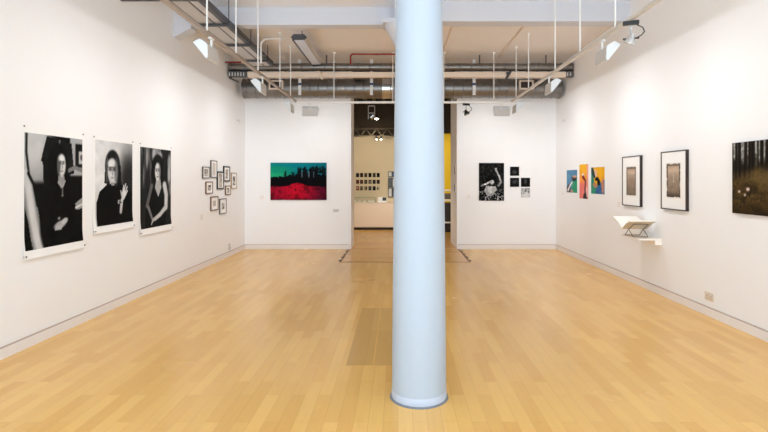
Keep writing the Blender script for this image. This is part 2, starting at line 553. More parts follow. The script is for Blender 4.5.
# straps, take-off collars and grilles belong to the big duct
for x in (-0.54, 1.55, -2.0):
    s = MB().box(x - 0.03, x + 0.03, -0.222, -0.210, -0.17, ZC - 3.40).build('hanger_strap', M['white_metal'], big)
    MB().box(x - 0.034, x + 0.034, -0.228, -0.222, 0.03, 0.075).build('strap_tape', M['tie_blue'], s)
MB().cyl((-0.33, 0, 0), (-0.12, 0, 0), 0.206, n=48).build('duct_sleeve', M['silver'], big, True)
MB().box(-0.9, -0.68, -0.215, -0.12, 0.17, 0.22).build('damper_box', M['black'], big)
for x in (-2.48, 2.61):
    w = MB()
    for a, b, c, d in ((-0.145, 0.145, 0.065, 0.09), (-0.145, 0.145, -0.09, -0.065), (-0.145, -0.115, -0.065, 0.065), (0.115, 0.145, -0.065, 0.065)):
        w.box(x + a, x + b, -0.25, -0.17, 0.035 + c, 0.035 + d)
    g = w.build('air_grille', M['trough'], big)
    MB().box(x - 0.115, x + 0.115, -0.225, -0.17, -0.03, 0.10).build('grille_opening', M['grille_dark'], g)
small = spiral_duct('thin galvanised duct running above the beige trough under the ceiling', 9.80, 3.71, 0.076, -3.31, 3.42, 0.22)
for x in (-2.9, -1.4, 0.3, 1.6, 2.9):
    MB().box(x - 0.012, x + 0.012, -0.004, 0.004, 0.07, ZC - 3.71).build('hanger_strap', M['tray_dark'], small)
o = thing('cable_trough', 'long beige trough under the thin duct with slotted dark ends', 'cable trough', (0, 9.78, 3.503))
MB().box(-2.93, 3.27, -0.06, 0.06, 0, 0.100, 0.006).build('trough_body', M['trough'], o)
for x0, x1 in ((-3.31, -2.93), (3.27, 3.42)):
    e = MB().box(x0, x1, -0.05, 0.06, 0.01, 0.115).build('slotted_end', M['tray_dark'], o)
    w = MB()
    n = int((x1 - x0) / 0.055)
    for k in range(n):
        xx = x0 + 0.02 + k * 0.055
        w.box(xx, xx + 0.022, -0.054, -0.05, 0.02, 0.09)
    w.build('slots', M['washer_grey'], e)
MB().tube([(-3.30, 0.0, 0.0), (-3.12, 0.0, -0.09)], 0.018).build('brace', M['tray_dark'], o, True)
for x in (-2.2, -0.9, 0.5, 2.2):
    MB().box(x - 0.01, x + 0.01, 0.02, 0.028, 0.099, 0.129).build('hanger_strap', M['tray_dark'], o)

o = thing('cable_tray', 'long grey cable tray with dark sides running under the ceiling along the left wall', 'cable tray', (-2.61, 6.3, 3.69))
y0, y1 = -5.5, 3.3
MB().box(-0.17, 0.03, y0, y1, 0, 0.008).build('tray_floor', M['tray'], o)
MB().box(0.055, 0.16, y0, y1, 0, 0.008).build('tray_floor', M['tray'], o)
MB().box(-0.178, -0.17, y0, y1, -0.004, 0.07).build('tray_side', M['tray_dark'], o)
MB().box(0.16, 0.22, y0, y1, -0.004, 0.08).build('tray_side', M['tray_dark'], o)
MB().cyl((0.042, y0, 0.01), (0.042, y1, 0.01), 0.013, n=10).build('cable', M['black'], o, True)
for y in (-4.3, -2.3, -0.3, 0.70, 1.75, 2.8):
    b = MB().box(-0.21, 0.25, y - 0.02, y + 0.02, -0.04, -0.004).build('bracket', M['tray_dark'], o)
    if 6.3 + y < 6.9:
        MB().box(-0.714, -0.21, y - 0.02, y + 0.02, -0.04, -0.004).build('wall_arm', M['tray_dark'], b)
    else:
        for x in (-0.20, 0.24):
            MB().cyl((x, y, -0.03), (x, y, ceil_at(6.3 + y, -2) - 3.69), 0.006, n=8).build('threaded_rod', M['black'], b, True)

# linear ceiling lamp
o = thing('linear_ceiling_lamp', 'long narrow ceiling lamp with a dark hexagonal end pointing away from the camera', 'ceiling lamp', (-1.58, 8.83, 3.74))
hexp = [(-0.125, 0.035), (-0.08, 0.08), (0.08, 0.08), (0.125, 0.035), (0.08, -0.0), (-0.08, -0.0)]
MB().prism(hexp, -0.84, 0.84, 'Y').build('lamp_body', M['tray'], o)
MB().prism([(a * 1.04, b * 1.06 - 0.002) for a, b in hexp], -0.87, -0.835, 'Y').build('end_cap', M['tray_dark'], o)
MB().prism([(a * 1.04, b * 1.06 - 0.002) for a, b in hexp], 0.835, 0.87, 'Y').build('end_cap', M['tray_dark'], o)
MB().box(-0.075, 0.075, -0.82, 0.82, -0.012, 0).build('diffuser', M['diffuser'], o)
MB().box(-0.115, -0.083, -0.83, 0.83, -0.004, 0.02).build('side_trim', M['tray_dark'], o)
w = MB()
for y in (-0.6, 0.6):
    w.cyl((0, y, 0.08), (0, y, ZC - 3.74), 0.008, n=8)
w.build('suspension_rod', M['black'], o, True)

# pipes and conduits
o = tag(MB().tube([(-0.90, 9.5, 3.70), (-0.90, 9.5, 3.86), (-0.87, 9.5, 3.89), (0.45, 9.5, 3.89), (0.45, 9.5, ZC)], 0.016, n=10).build('sprinkler_pipe', M['red'], None, True),
        'red sprinkler pipe bending down near the middle of the far bay ceiling', 'pipe')
tag(MB().cyl((XL, 9.62, 3.765), (-3.02, 9.62, 3.765), 0.016, n=10).build('sprinkler_pipe', M['red'], None, True),
    'short red pipe stub above the thin duct at the left wall', 'pipe')
tag(MB().tube([(2.0, 8.0, ZC - 0.012), (2.0, 9.95, ZC - 0.012)], 0.013).build('ceiling_conduit', M['trough'], None, True),
    'thin conduit running along the ceiling above the right track', 'conduit')
tag(MB().tube([(0.86, 8.0, ZC - 0.012), (0.86, 9.4, ZC - 0.012)], 0.013).build('ceiling_conduit', M['trough'], None, True),
    'thin conduit along the ceiling just right of the big column', 'conduit')
tag(MB().tube([(-2.35, 8.57, 3.50), (-2.35, 8.57, 3.84), (-2.30, 8.57, 3.905), (-2.22, 8.57, 3.925), (-1.98, 8.57, 3.925), (-1.98, 8.57, ZC)], 0.018).build('ceiling_conduit', M['white_metal'], None, True),
    'white arched conduit dropping from the ceiling near the left cable tray', 'conduit')
# two small angled lamps under the trough
for x, m, lab in ((-1.50, 'trough', 'small beige angled lamp under the trough above the red and green photograph'),
                  (2.13, 'tray_dark', 'small dark angled lamp under the trough at the right')):
    o = thing('angled_lamp', lab, 'lamp', (x, 9.645, 3.535))
    s = 1 if x < 0 else -1
    MB().cyl((-0.04 * s, 0, 0.06), (0.05 * s, -0.02, -0.09), 0.026, n=16).build('lamp_tube', M[m], o, True)
    MB().box(-0.03, 0.03, 0.0, 0.074, 0.02, 0.05).build('mounting_clip', M[m], o)

# ------------------------------------------------------------------ pictures: ink painted on a fine grid
def sm(x, a, b):
    t = np.clip((x - a) / (b - a + 1e-9), 0, 1)
    return t * t * (3 - 2 * t)

def vnoise(S, T, fx, fy, seed=0, octv=3):
    r = np.random.RandomState(seed)
    out = np.zeros_like(S); amp = 1.0; tot = 0
    for k in range(octv):
        nx, ny = int(fx * 2 ** k) + 3, int(fy * 2 ** k) + 3
        g = r.rand(ny, nx)
        x = S * (nx - 2); y = T * (ny - 2)
        xi = np.clip(x.astype(int), 0, nx - 2); yi = np.clip(y.astype(int), 0, ny - 2)
        fxx = x - xi; fyy = y - yi
        fxx = fxx * fxx * (3 - 2 * fxx); fyy = fyy * fyy * (3 - 2 * fyy)
        v = (g[yi, xi] * (1 - fxx) + g[yi, xi + 1] * fxx) * (1 - fyy) + (g[yi + 1, xi] * (1 - fxx) + g[yi + 1, xi + 1] * fxx) * fyy
        out += amp * v; tot += amp; amp *= 0.55
    return out / tot

class Pic:
    """an ink picture; s runs left to right, t top to bottom, asp = height / width"""
    def __init__(p, nx, ny, asp, base):
        p.asp = asp
        p.S, p.T = np.meshgrid(np.linspace(0, 1, nx), np.linspace(0, 1, ny))
        p.C = np.zeros((ny, nx, 3)); p.C[:] = p.col(base)
    def col(p, c):
        return np.array([c, c, c] if np.isscalar(c) else c, float)
    def lay(p, m, c):
        m = np.clip(m, 0, 1)[..., None]
        c = c if isinstance(c, np.ndarray) and c.ndim == 3 else p.col(c)
        p.C = p.C * (1 - m) + c * m
        return p
    def ell(p, cx, cy, rx, ry, soft=0.2, ang=0):
        dx, dy = p.S - cx, (p.T - cy) * p.asp
        a = math.radians(ang)
        x = dx * math.cos(a) + dy * math.sin(a); y = -dx * math.sin(a) + dy * math.cos(a)
        d = np.sqrt((x / rx) ** 2 + (y / (ry * p.asp)) ** 2)
        return 1 - sm(d, 1 - soft, 1 + soft)
    def rect(p, a, b, c, d, soft=0.01):
        return sm(p.S, a - soft, a + soft) * (1 - sm(p.S, b - soft, b + soft)) * sm(p.T, c - soft, c + soft) * (1 - sm(p.T, d - soft, d + soft))
    def line(p, pts, r0, r1=None, soft=0.35):
        r1 = r0 if r1 is None else r1
        out = np.zeros_like(p.S); n = len(pts) - 1
        for i in range(n):
            (ax, ay), (bx, by) = pts[i], pts[i + 1]
            vx, vy = bx - ax, (by - ay) * p.asp
            wx, wy = p.S - ax, (p.T - ay) * p.asp
            k = np.clip((wx * vx + wy * vy) / (vx * vx + vy * vy + 1e-9), 0, 1)
            d = np.sqrt((wx - k * vx) ** 2 + (wy - k * vy) ** 2)
            r = r0 + (r1 - r0) * (i + k) / n
            out = np.maximum(out, 1 - sm(d / r, 1 - soft, 1 + soft))
        return out
    def poly(p, pts):
        ins = np.zeros_like(p.S, bool); n = len(pts)
        for i in range(n):
            (ax, ay), (bx, by) = pts[i], pts[(i + 1) % n]
            c = ((ay > p.T) != (by > p.T)) & (p.S < (bx - ax) * (p.T - ay) / (by - ay + 1e-12) + ax)
            ins ^= c
        return ins.astype(float)

def sheet_mesh(name, W, H, pic, m, parent, y=-0.002, z0=0.0, x0=None, curl=None):
    """picture surface, facing local -y, lower edge at z0, as a grid with ink on its vertices"""
    ny, nx, _ = pic.C.shape
    x0 = -W / 2 if x0 is None else x0
    me = bpy.data.meshes.new(name)
    xs = np.linspace(x0, x0 + W, nx); zs = np.linspace(z0 + H, z0, ny)
    X, Z = np.meshgrid(xs, zs)
    Y = np.full_like(X, y)
    if curl: Y = Y - curl(Z)
    V = np.stack([X, Y, Z], -1).reshape(-1, 3)
    idx = np.arange(nx * ny).reshape(ny, nx)
    f = np.stack([idx[1:, :-1], idx[1:, 1:], idx[:-1, 1:], idx[:-1, :-1]], -1).reshape(-1, 4)
    me.from_pydata(V.tolist(), [], f.tolist())
    at = me.color_attributes.new('ink', 'FLOAT_COLOR', 'POINT')
    L = lin(np.clip(pic.C, 0, 255)).reshape(-1, 3)
    buf = np.ones((nx * ny, 4), np.float32); buf[:, :3] = L
    at.data.foreach_set('color', buf.ravel())
    me.materials.append(m)
    o = bpy.data.objects.new(name, me)
    COL.objects.link(o); o.parent = parent
    return o

# portrait one: seated sitter with long dark hair between lampshade and frame
def pic_portrait_a():
    p = Pic(110, 150, 1.3, 14)
    n = vnoise(p.S, p.T, 8, 10, 1)
    p.lay(p.rect(-.1, .36, -.1, .42, .03), 150)
    p.lay(p.ell(.12, .08, .28, .24, .6), 196)
    p.lay(p.line([(.035, .0), (.03, .16), (.07, .36)], .018), 30)
    p.lay(p.rect(.76, 1.1, -.1, .36, .015), 168)
    p.lay(p.poly([(.35, .01), (.79, .05), (.84, .34), (.70, .36), (.30, .26), (.25, .23)]), 22)
    p.lay(p.line([(.57, .04), (.56, .12)], .012), 120)
    p.lay(p.poly([(.28, .20), (.40, .22), (.42, .5), (.30, .5)]), 18)
    p.lay(p.line([(.41, .22), (.41, .29)], .012), 130)
    p.lay(p.rect(.86, 1.1, .05, .28), 20); p.lay(p.rect(.93, 1.1, .12, .245), 190); p.lay(p.ell(.985, .18, .03, .03), 90)
    p.lay(p.line([(.74, .31), (.85, .28), (1.0, .31)], .025), 120)
    # chair arm sweeping down at the left
    p.lay(p.poly([(0, .33), (.07, .36), (.15, .46), (.22, .70), (.30, 1.01), (.12, 1.01), (.06, .75), (0, .62)]), 120)
    p.lay(p.line([(.0, .35), (.06, .46), (.11, .66), (.17, .85), (.21, 1.0)], .055, .06, .6), 205)
    p.lay(p.line([(.06, .345), (.14, .44), (.20, .62)], .02), 18)
    # body, hair, face
    p.lay(p.ell(.60, .80, .36, .42, .08), 12)
    p.lay(p.ell(.54, .25, .165, .19, .12), 14); p.lay(p.rect(.40, .53, .22, .50, .03), 13); p.lay(p.rect(.66, .72, .24, .46, .02), 14)
    p.lay(p.poly([(.545, .36), (.65, .36), (.66, .44), (.60, .48), (.54, .43)]), 150)
    p.lay(p.ell(.605, .265, .072, .105, .18), 206)
    p.lay(p.ell(.555, .27, .03, .09, .6), 90)
    p.lay(p.ell(.605, .200, .05, .03, .6), 226)
    for x in (.580, .634): p.lay(p.ell(x, .244, .022, .012, .8) * .8, 70)
    for x in (.580, .634): p.lay(p.ell(x, .228, .026, .006, .8) * .7, 80)
    p.lay(p.line([(.612, .25), (.618, .29)], .008), 140); p.lay(p.ell(.61, .318, .022, .008, .8) * .7, 96)
    p.lay(p.line([(.56, .42), (.62, .47), (.665, .41)], .012), 165)
    p.lay(p.line([(.62, .47), (.62, .53)], .006), 120); p.lay(p.ell(.62, .545, .018, .012), 110)
    # hands folded, papers at the right
    p.lay(p.ell(.58, .815, .11, .035, .3, -14), 165); p.lay(p.ell(.66, .785, .06, .026, .3, -20), 190)
    for k in range(4): p.lay(p.line([(.52 + .03 * k, .825), (.50 + .03 * k, .855)], .012), 178)
    p.lay(p.ell(.56, .755, .022, .012), 130)
    p.lay(p.poly([(.86, .63), (1.01, .57), (1.01, .68), (.88, .69)]), 150); p.lay(p.line([(.87, .67), (1.0, .64)], .012), 215)
    p.C += (n[..., None] - .5) * 16
    return p

def pic_portrait_b():
    p = Pic(100, 130, 1.28, 205)
    n = vnoise(p.S, p.T, 6, 8, 2)
    p.lay(sm(p.S, .55, 1.05) * (0.35 + .65 * sm(p.T, 0, .5)), 60)
    p.lay(p.ell(.88, .48, .25, .30, .7), 36)
    p.lay(p.ell(.1, .3, .35, .4, .8), 226)
    p.lay(p.poly([(.02, 1.01), (.03, .72), (.10, .60), (.30, .51), (.62, .50), (.85, .58), (1.01, .70), (1.01, 1.01)]), 12)
    p.lay(p.rect(.55, 1.1, .60, 1.1, .05), 10)
    p.lay(p.ell(.44, .29, .20, .19, .10), 26); p.lay(p.poly([(.24, .28), (.40, .28), (.36, .53), (.22, .50)]), 34); p.lay(p.poly([(.52, .28), (.66, .28), (.68, .52), (.54, .54)]), 18)
    p.lay(p.line([(.30, .20), (.26, .36), (.29, .48)], .012), 80)
    p.lay(p.ell(.43, .355, .125, .155, .14), 205)
    p.lay(p.ell(.53, .36, .05, .14, .6), 120)
    p.lay(p.ell(.40, .26, .09, .045, .5), 228)
    for x in (.375, .475): p.lay(p.ell(x, .336, .042, .018, .8) * .85, 52); p.lay(p.ell(x, .312, .05, .010, .8) * .8, 66)
    p.lay(p.line([(.425, .34), (.432, .40)], .016), 150); p.lay(p.ell(.43, .435, .035, .010, .8) * .7, 110)
    p.lay(p.poly([(.38, .49), (.50, .49), (.48, .53), (.41, .53)]), 150)
    # raised hand and wrist
    p.lay(p.line([(.66, .86), (.69, .72)], .032, .036), 198)
    p.lay(p.ell(.735, .655, .055, .06, .2, 12), 205)
    for a, b in (((.72, .62), (.745, .535)), ((.75, .61), (.80, .515)), ((.775, .63), (.845, .55)), ((.78, .66), (.85, .60))):
        p.lay(p.line([a, b], .019, .014), 214)
    p.lay(p.line([(.70, .67), (.66, .60)], .02, .014), 190)
    p.lay(p.ell(.605, .735, .026, .026), 200); p.lay(p.line([(.61, .735), (.68, .745)], .01), 60)
    p.C *= (0.9 + .2 * n)[..., None]
    return p

def pic_portrait_c():
    p = Pic(90, 120, 1.3, 34)
    n = vnoise(p.S, p.T, 7, 6, 3, 4)
    st = vnoise(p.S, p.T * .4, 22, 4, 5)
    p.lay(sm(st, .5, .75) * (1 - sm(p.T, .35, .55)) * (1 - sm(p.S, .35, .5)), 118)
    p.lay(sm(n, .52, .66) * (1 - sm(p.T, .45, .6)) * sm(p.S, .28, .5), 128)
    for x, y, a, b, c in ((.42, .08, .06, .09, 176), (.62, .10, .07, .06, 182), (.95, .16, .06, .10, 150), (.93, .33, .06, .12, 176), (.98, .52, .05, .09, 120), (.2, .12, .03, .14, 150)):
        p.lay(p.ell(x, y, a, b, .5), c)
    p.lay(p.rect(.82, .88, .02, .55, .02), 26)
    p.lay(p.poly([(.22, .50), (.45, .46), (.72, .46), (.84, .55), (.80, 1.01), (.12, 1.01)]), 17)
    p.lay(p.ell(.55, .22, .19, .15, .14), 18); p.lay(p.ell(.42, .34, .10, .14, .3), 16); p.lay(p.ell(.67, .34, .08, .14, .3), 18)
    p.lay(p.poly([(.50, .38), (.62, .38), (.66, .50), (.56, .62), (.45, .50)]), 176)
    p.lay(p.ell(.535, .295, .085, .115, .18), 214)
    p.lay(p.ell(.60, .30, .03, .1, .6), 140)
    for x in (.50, .575): p.lay(p.ell(x, .279, .028, .013, .8) * .8, 70); p.lay(p.ell(x, .259, .032, .008, .8) * .7, 84)
    p.lay(p.line([(.535, .28), (.535, .325)], .010), 160); p.lay(p.ell(.535, .36, .030, .011, .8) * .75, 84)
    # arms
    p.lay(p.line([(.77, .47), (.83, .60), (.82, .76)], .065, .055), 206); p.lay(p.line([(.82, .76), (.62, .85), (.44, .90)], .048, .032), 196)
    p.lay(p.line([(.34, .48), (.27, .60), (.20, .72)], .045, .04), 96); p.lay(p.line([(.24, .74), (.32, .84), (.38, .92)], .032, .022), 120)
    for k in range(4): p.lay(p.line([(.45 - .02 * k, .89), (.37 - .015 * k, .925 + .012 * k)], .012), 178)
    p.C += (n[..., None] - .5) * 18
    return p

def pic_red():
    p = Pic(150, 100, .667, (6, 120, 130))
    n = vnoise(p.S, p.T, 10, 8, 4, 4); n2 = vnoise(p.S, p.T, 30, 22, 6, 3)
    p.lay(p.ell(.08, .25, .30, .17, .6), (18, 140, 108)); p.lay(p.ell(.05, .36, .25, .08, .7), (34, 160, 112))
    p.lay(sm(p.S, .55, 1.0) * .35, (2, 74, 96))
    edge = .40 - .05 * (p.S > .15) - .05 * sm(p.S, .42, .56) + (n - .5) * .22
    p.lay(sm(p.T, edge - .01, edge + .015), (8, 8, 12))
    r = np.random.RandomState(3)
    for x in np.concatenate([np.array([.27, .39, .40, .51, .54, .60, .63, .70, .74, .80, .83, .88, .93, .97]), r.rand(16) * .5 + .48]):
        top = .20 + r.rand() * .10 if x < .5 else .07 + r.rand() * .10
        p.lay(p.line([(x, top), (x + .005, .5)], .004, .007), (8, 8, 12))
        for k in range(5):
            p.lay(p.ell(x + (r.rand() - .5) * .05, top + .03 + k * .035, .010 + .005 * k, .018, .6) * .9, (12, 12, 16))
    for x in (.56, .68, .69, .77): p.lay(p.line([(x, .24), (x, .44)], .005), (90, 110, 120))
    p.lay(p.rect(-.1, 1.1, .40, .62, .04), (7, 6, 9))
    g = .63 - .10 * np.exp(-((p.S - .48) / .13) ** 2) + .02 * sm(p.S, .7, 1) + (n2 - .5) * .05
    m = sm(p.T, g - .015, g + .02)
    red = np.stack([116 + 60 * n2 + 48 * np.exp(-((p.S - .45) / .22) ** 2) - 62 * sm(p.S, .65, 1) - 30 * sm(p.T, .85, 1), 6 + 14 * n2, 26 + 30 * n2], -1)
    p.lay(m, red)
    p.lay(m * sm(n, .52, .68) * .55, (60, 4, 14))
    p.lay(m * sm(n2, .64, .74) * sm(p.S, .12, .2) * (1 - sm(p.T, .78, .85)) * .8, (34, 4, 10))
    return p

def pic_forest():
    p = Pic(130, 88, .66, (64, 50, 30))
    n = vnoise(p.S, p.T, 12, 9, 8, 4); n2 = vnoise(p.S, p.T, 40, 30, 9, 3)
    p.lay(p.rect(-.1, 1.1, -.1, .42, .05), (34, 29, 22))
    gapm = sm(vnoise(p.S, p.T * .15, 34, 2, 12, 2), .50, .58) * (1 - sm(p.T + .25 * (n - .5), .14, .34)) * (.3 + .9 * n2)
    p.lay(gapm, (186, 186, 182))
    r = np.random.RandomState(9)
    for x in np.arange(.01, 1, .055):
        x = x + (r.rand() - .5) * .02
        p.lay(p.line([(x, -.02), (x + (r.rand() - .5) * .02, .45 + r.rand() * .12)], .009 + .008 * r.rand()), (24, 19, 14))
    ground = np.stack([40 + 66 * n2, 31 + 50 * n2, 16 + 27 * n2], -1)
    gy = .42 + (n - .5) * .2 - .08 * np.exp(-((p.S - .35) / .15) ** 2)
    p.lay(sm(p.T, gy, gy + .15), ground)
    p.lay(p.ell(.50, .50, .28, .12, .7) * .55, (116, 96, 56))
    p.lay(sm(n, .5, .66) * sm(p.T, .5, .7) * .7, (28, 22, 14))
    p.lay(sm(p.T, .75, 1.05) * .6, (26, 21, 12))
    for x, y, a in ((.10, .69, .015), (.22, .655, .022), (.18, .735, .014), (.55, .70, .016), (.78, .64, .013)):
        p.lay(p.ell(x, y, a, a * 1.1, .4), (216, 192, 180))
    return p

def pic_figure():
    p = Pic(80, 120, 1.5, 15)
    n = vnoise(p.S, p.T, 9, 13, 14, 4); n2 = vnoise(p.S, p.T, 22, 30, 15, 3)
    p.lay(sm(n2, .50, .68) * .75, 82)
    p.lay(sm(n2, .52, .64) * sm(p.T, .68, .78), 178)
    p.lay(p.line([(.69, .20), (.80, .34), (.88, .50)], .034, .03), 205); p.lay(p.ell(.68, .19, .04, .05, .3, -20), 218); p.lay(p.line([(.69, .17), (.71, .13)], .014), 200); p.lay(p.line([(.66, .17), (.65, .14)], .014), 190)
    p.lay(p.line([(.88, .50), (.78, .60)], .045), 140)
    p.lay(p.ell(.56, .44, .15, .09, .3), 12)
    p.lay(p.ell(.53, .51, .075, .062, .25), 200); p.lay(p.ell(.51, .50, .03, .008), 50)
    p.lay(p.line([(.10, .60), (.30, .55), (.46, .49)], .03, .036), 214)
    p.lay(p.poly([(.30, .60), (.66, .62), (.72, .70), (.56, .86), (.34, .88), (.20, .74)]), 172)
    p.lay(p.poly([(.36, .62), (.56, .63), (.50, .80), (.38, .80)]), 216)
    p.lay(p.line([(.40, .58), (.60, .60)], .03), 30)
    p.lay(sm(n, .55, .65) * sm(p.T, .7, .8) * .8, 22)
    p.lay(sm(n2, .55, .66) * (1 - sm(p.T, .62, .72)) * .55, 26)
    p.C *= (0.62 + 0.76 * n)[..., None]
    return p

def pic_small(seed, light=False, blob=(.5, .5, .2, .2)):
    p = Pic(30, 30, 1.0, 186 if light else 18)
    n = vnoise(p.S, p.T, 5, 5, seed, 3)
    if light:
        p.lay(p.ell(.5, .7, .42, .3, .5), 216); p.lay(sm(n, .52, .66) * (1 - sm(p.T, .5, .7)), 96)
    else:
        p.lay(p.ell(*blob, .7), 66); p.lay(sm(n, .6, .75) * .5, 64)
    return p

def pic_blue():
    p = Pic(44, 60, 1.25, (92, 142, 176))
    n = vnoise(p.S, p.T, 5, 6, 21)
    p.lay(p.poly([(.0, .75), (.35, .55), (.45, 1.01), (0, 1.01)]), (96, 84, 92))
    p.lay(p.poly([(.62, .36), (1.01, .40), (1.01, 1.01), (.40, 1.01), (.52, .72)]), (52, 150, 112))
    p.lay(p.line([(.12, .92), (.34, .68), (.52, .55)], .05), (226, 226, 220))
    p.lay(p.ell(.72, .36, .22, .10, .3), (92, 62, 46)); p.lay(p.ell(.76, .29, .22, .05, .3), (196, 160, 140))
    p.lay(p.line([(.62, .45), (.85, .44)], .04), (30, 40, 50)); p.lay(p.ell(.5, .93, .12, .06), (190, 150, 140))
    p.C += (n[..., None] - .5) * 34
    return p

def pic_pink():
    p = Pic(36, 80, 2.4, (248, 186, 44))
    n = vnoise(p.S, p.T, 4, 8, 22)
    p.lay(sm(p.T, .10, .45), (246, 160, 62)); p.lay(sm(p.T, .42, .62), (238, 126, 116)); p.lay(sm(p.T, .8, 1.0) * .6, (226, 122, 96))
    p.lay(p.rect(.82, 1.1, -.1, 1.1, .05), (242, 168, 150))
    p.lay(p.ell(.42, .31, .14, .05, .3, 30), (246, 226, 214)); p.lay(p.line([(.42, .37), (.66, .47)], .12, .08), (120, 46, 50))
    p.lay(p.line([(.70, .50), (.62, .75), (.78, .96)], .07), (96, 60, 66)); p.lay(p.poly([(.40, .96), (.55, .82), (.85, .88), (.9, 1.01), (.4, 1.01)]), (60, 44, 48))
    p.lay(p.line([(.80, .70), (.86, .92)], .05), (226, 206, 196))
    p.C += (n[..., None] - .5) * 22
    return p

def pic_yellow():
    p = Pic(56, 70, 1.25, (240, 178, 36))
    n = vnoise(p.S, p.T, 5, 6, 23)
    p.lay(p.poly([(0, .15), (.22, .45), (.30, .75), (.5, 1.01), (0, 1.01)]), (40, 138, 110))
    p.lay(p.poly([(.30, .75), (.68, .60), (1.01, .45), (1.01, 1.01), (.40, 1.01)]), (48, 110, 158))
    p.lay(p.ell(.86, .70, .10, .30, .5), (214, 140, 110))
    p.lay(p.poly([(0, .0), (.16, .0), (.34, .38), (.22, .42), (0, .2)]), (38, 70, 72))
    p.lay(p.poly([(.25, .05), (.42, .15), (.44, .32), (.32, .36)]), (232, 196, 186))
    p.lay(p.poly([(.30, .40), (.52, .36), (.70, .52), (.68, .66), (.48, .70), (.46, .52), (.30, .52)]), (24, 22, 28))
    p.lay(p.ell(.30, .68, .18, .09, .3, 25), (176, 130, 98)); p.lay(p.ell(.22, .82, .12, .06, .3), (60, 140, 104))
    p.lay(p.line([(.45, .92), (.75, .82)], .07), (64, 96, 150))
    p.C += (n[..., None] - .5) * 30
    return p

def pic_plate(seed, rough):
    p = Pic(50, 80, 1.75, (238, 232, 224))
    n = vnoise(p.S, p.T, 9, 12, seed, 3)
    e = .05 + rough * (n - .5)
    inside = sm(p.S, e, e + .03) * (1 - sm(p.S, .97 - e, 1 - e)) * sm(p.T, e * .6, e * .6 + .02) * (1 - sm(p.T, .98 - e * .6, 1 - e * .6))
    grad = 166 - 40 * sm(p.T, .15, .9) + 26 * np.exp(-((p.T - .22) / .10) ** 2) + (n - .5) * 26
    rgb = np.stack([grad * 1.05, grad * .92, grad * .80], -1)
    p.lay(inside, (84, 72, 62))
    i2 = p.rect(.13, .87, .065, .935, .02)
    p.lay(i2 * inside, rgb)
    p.lay(p.rect(.12, .88, .05, .10, .015) * inside, (120, 106, 92))
    if rough > .05:
        p.lay(p.line([(.5, .34), (.52, .55)], .014) * .7, (226, 220, 212))
        p.lay(sm(p.T, .78, .97) * inside * .7, (62, 50, 42))
    else:
        for y in (.3, .45, .6, .75): p.lay(p.rect(.13, .87, y, y + .012, .008) * .4, (120, 100, 84))
    return p

# ------------------------------------------------------------------ helper: a point on each wall from a pixel of the photograph
def yl(u): return -XL * F / (398 - u)
def yr(u): return XR * F / (u - 398)
def zz(v, y): return CAMH + (180 - v) * y / F

# pinned photographic prints on the left wall
def pinned_print(lab, ya, yb, z0, z1, pic, ml, mr, mt, mb):
    W, H = yb - ya, z1 - z0
    o = thing('portrait_print', lab, 'photograph', (XL, (ya + yb) / 2, z0), PI / 2, 'pinned portraits on the left wall')
    cf = lambda z: 0.022 * np.clip(1 - np.asarray(z, float) / 0.22, 0, 1) ** 1.6
    me = MB()
    rows = [k / 14 * 0.30 for k in range(15)] + [0.30 + (H - 0.30) * k / 6 for k in range(1, 7)]
    A = [me.bm.verts.new((-W / 2, -0.004 - float(cf(z)), z)) for z in rows]
    B = [me.bm.verts.new((W / 2, -0.004 - float(cf(z)), z)) for z in rows]
    A2 = [me.bm.verts.new((-W / 2, -0.003 - float(cf(z)), z)) for z in rows]
    B2 = [me.bm.verts.new((W / 2, -0.003 - float(cf(z)), z)) for z in rows]
    for k in range(len(rows) - 1):
        me.bm.faces.new((A[k], B[k], B[k + 1], A[k + 1])); me.bm.faces.new((B2[k], A2[k], A2[k + 1], B2[k + 1]))
        me.bm.faces.new((A2[k], A[k], A[k + 1], A2[k + 1])); me.bm.faces.new((B[k], B2[k], B2[k + 1], B[k + 1]))
    me.bm.faces.new((A2[0], B2[0], B[0], A[0])); me.bm.faces.new((A[-1], B[-1], B2[-1], A2[-1]))
    me.build('paper_sheet', M['paper'], o)
    sheet_mesh('printed_image', W - ml - mr, H - mt - mb, pic, M['ink'], o, y=-0.0052, z0=mb, x0=-W / 2 + ml, curl=cf)
    for sx in (-1, 1):
        for z in (0.025, H - 0.02):
            yy = -0.004 - float(cf(z))
            MB().lathe([(0, 0.006), (0.008, 0.005), (0.009, 0.002), (0.004, 0), (0.003, yy), (0, yy)],
                       (sx * (W / 2 - 0.02), yy - 0.001, z), n=14, axis=(0, -1, 0)).build('pin', M['pin'], o, True)
    return o
pinned_print('largest pinned black and white portrait, of a long-haired person with folded hands', 4.42, 5.29, 0.79, 2.0, pic_portrait_a(), .022, .03, .075, .075)
pinned_print('middle pinned portrait, of a dark-clothed person raising one hand', 5.44, 6.275, 0.91, 1.995, pic_portrait_b(), .045, .025, .05, .075)
pinned_print('right pinned portrait, of a person in a sleeveless top with joined hands', 6.42, 7.33, 0.785, 1.99, pic_portrait_c(), .022, .02, .06, .075)

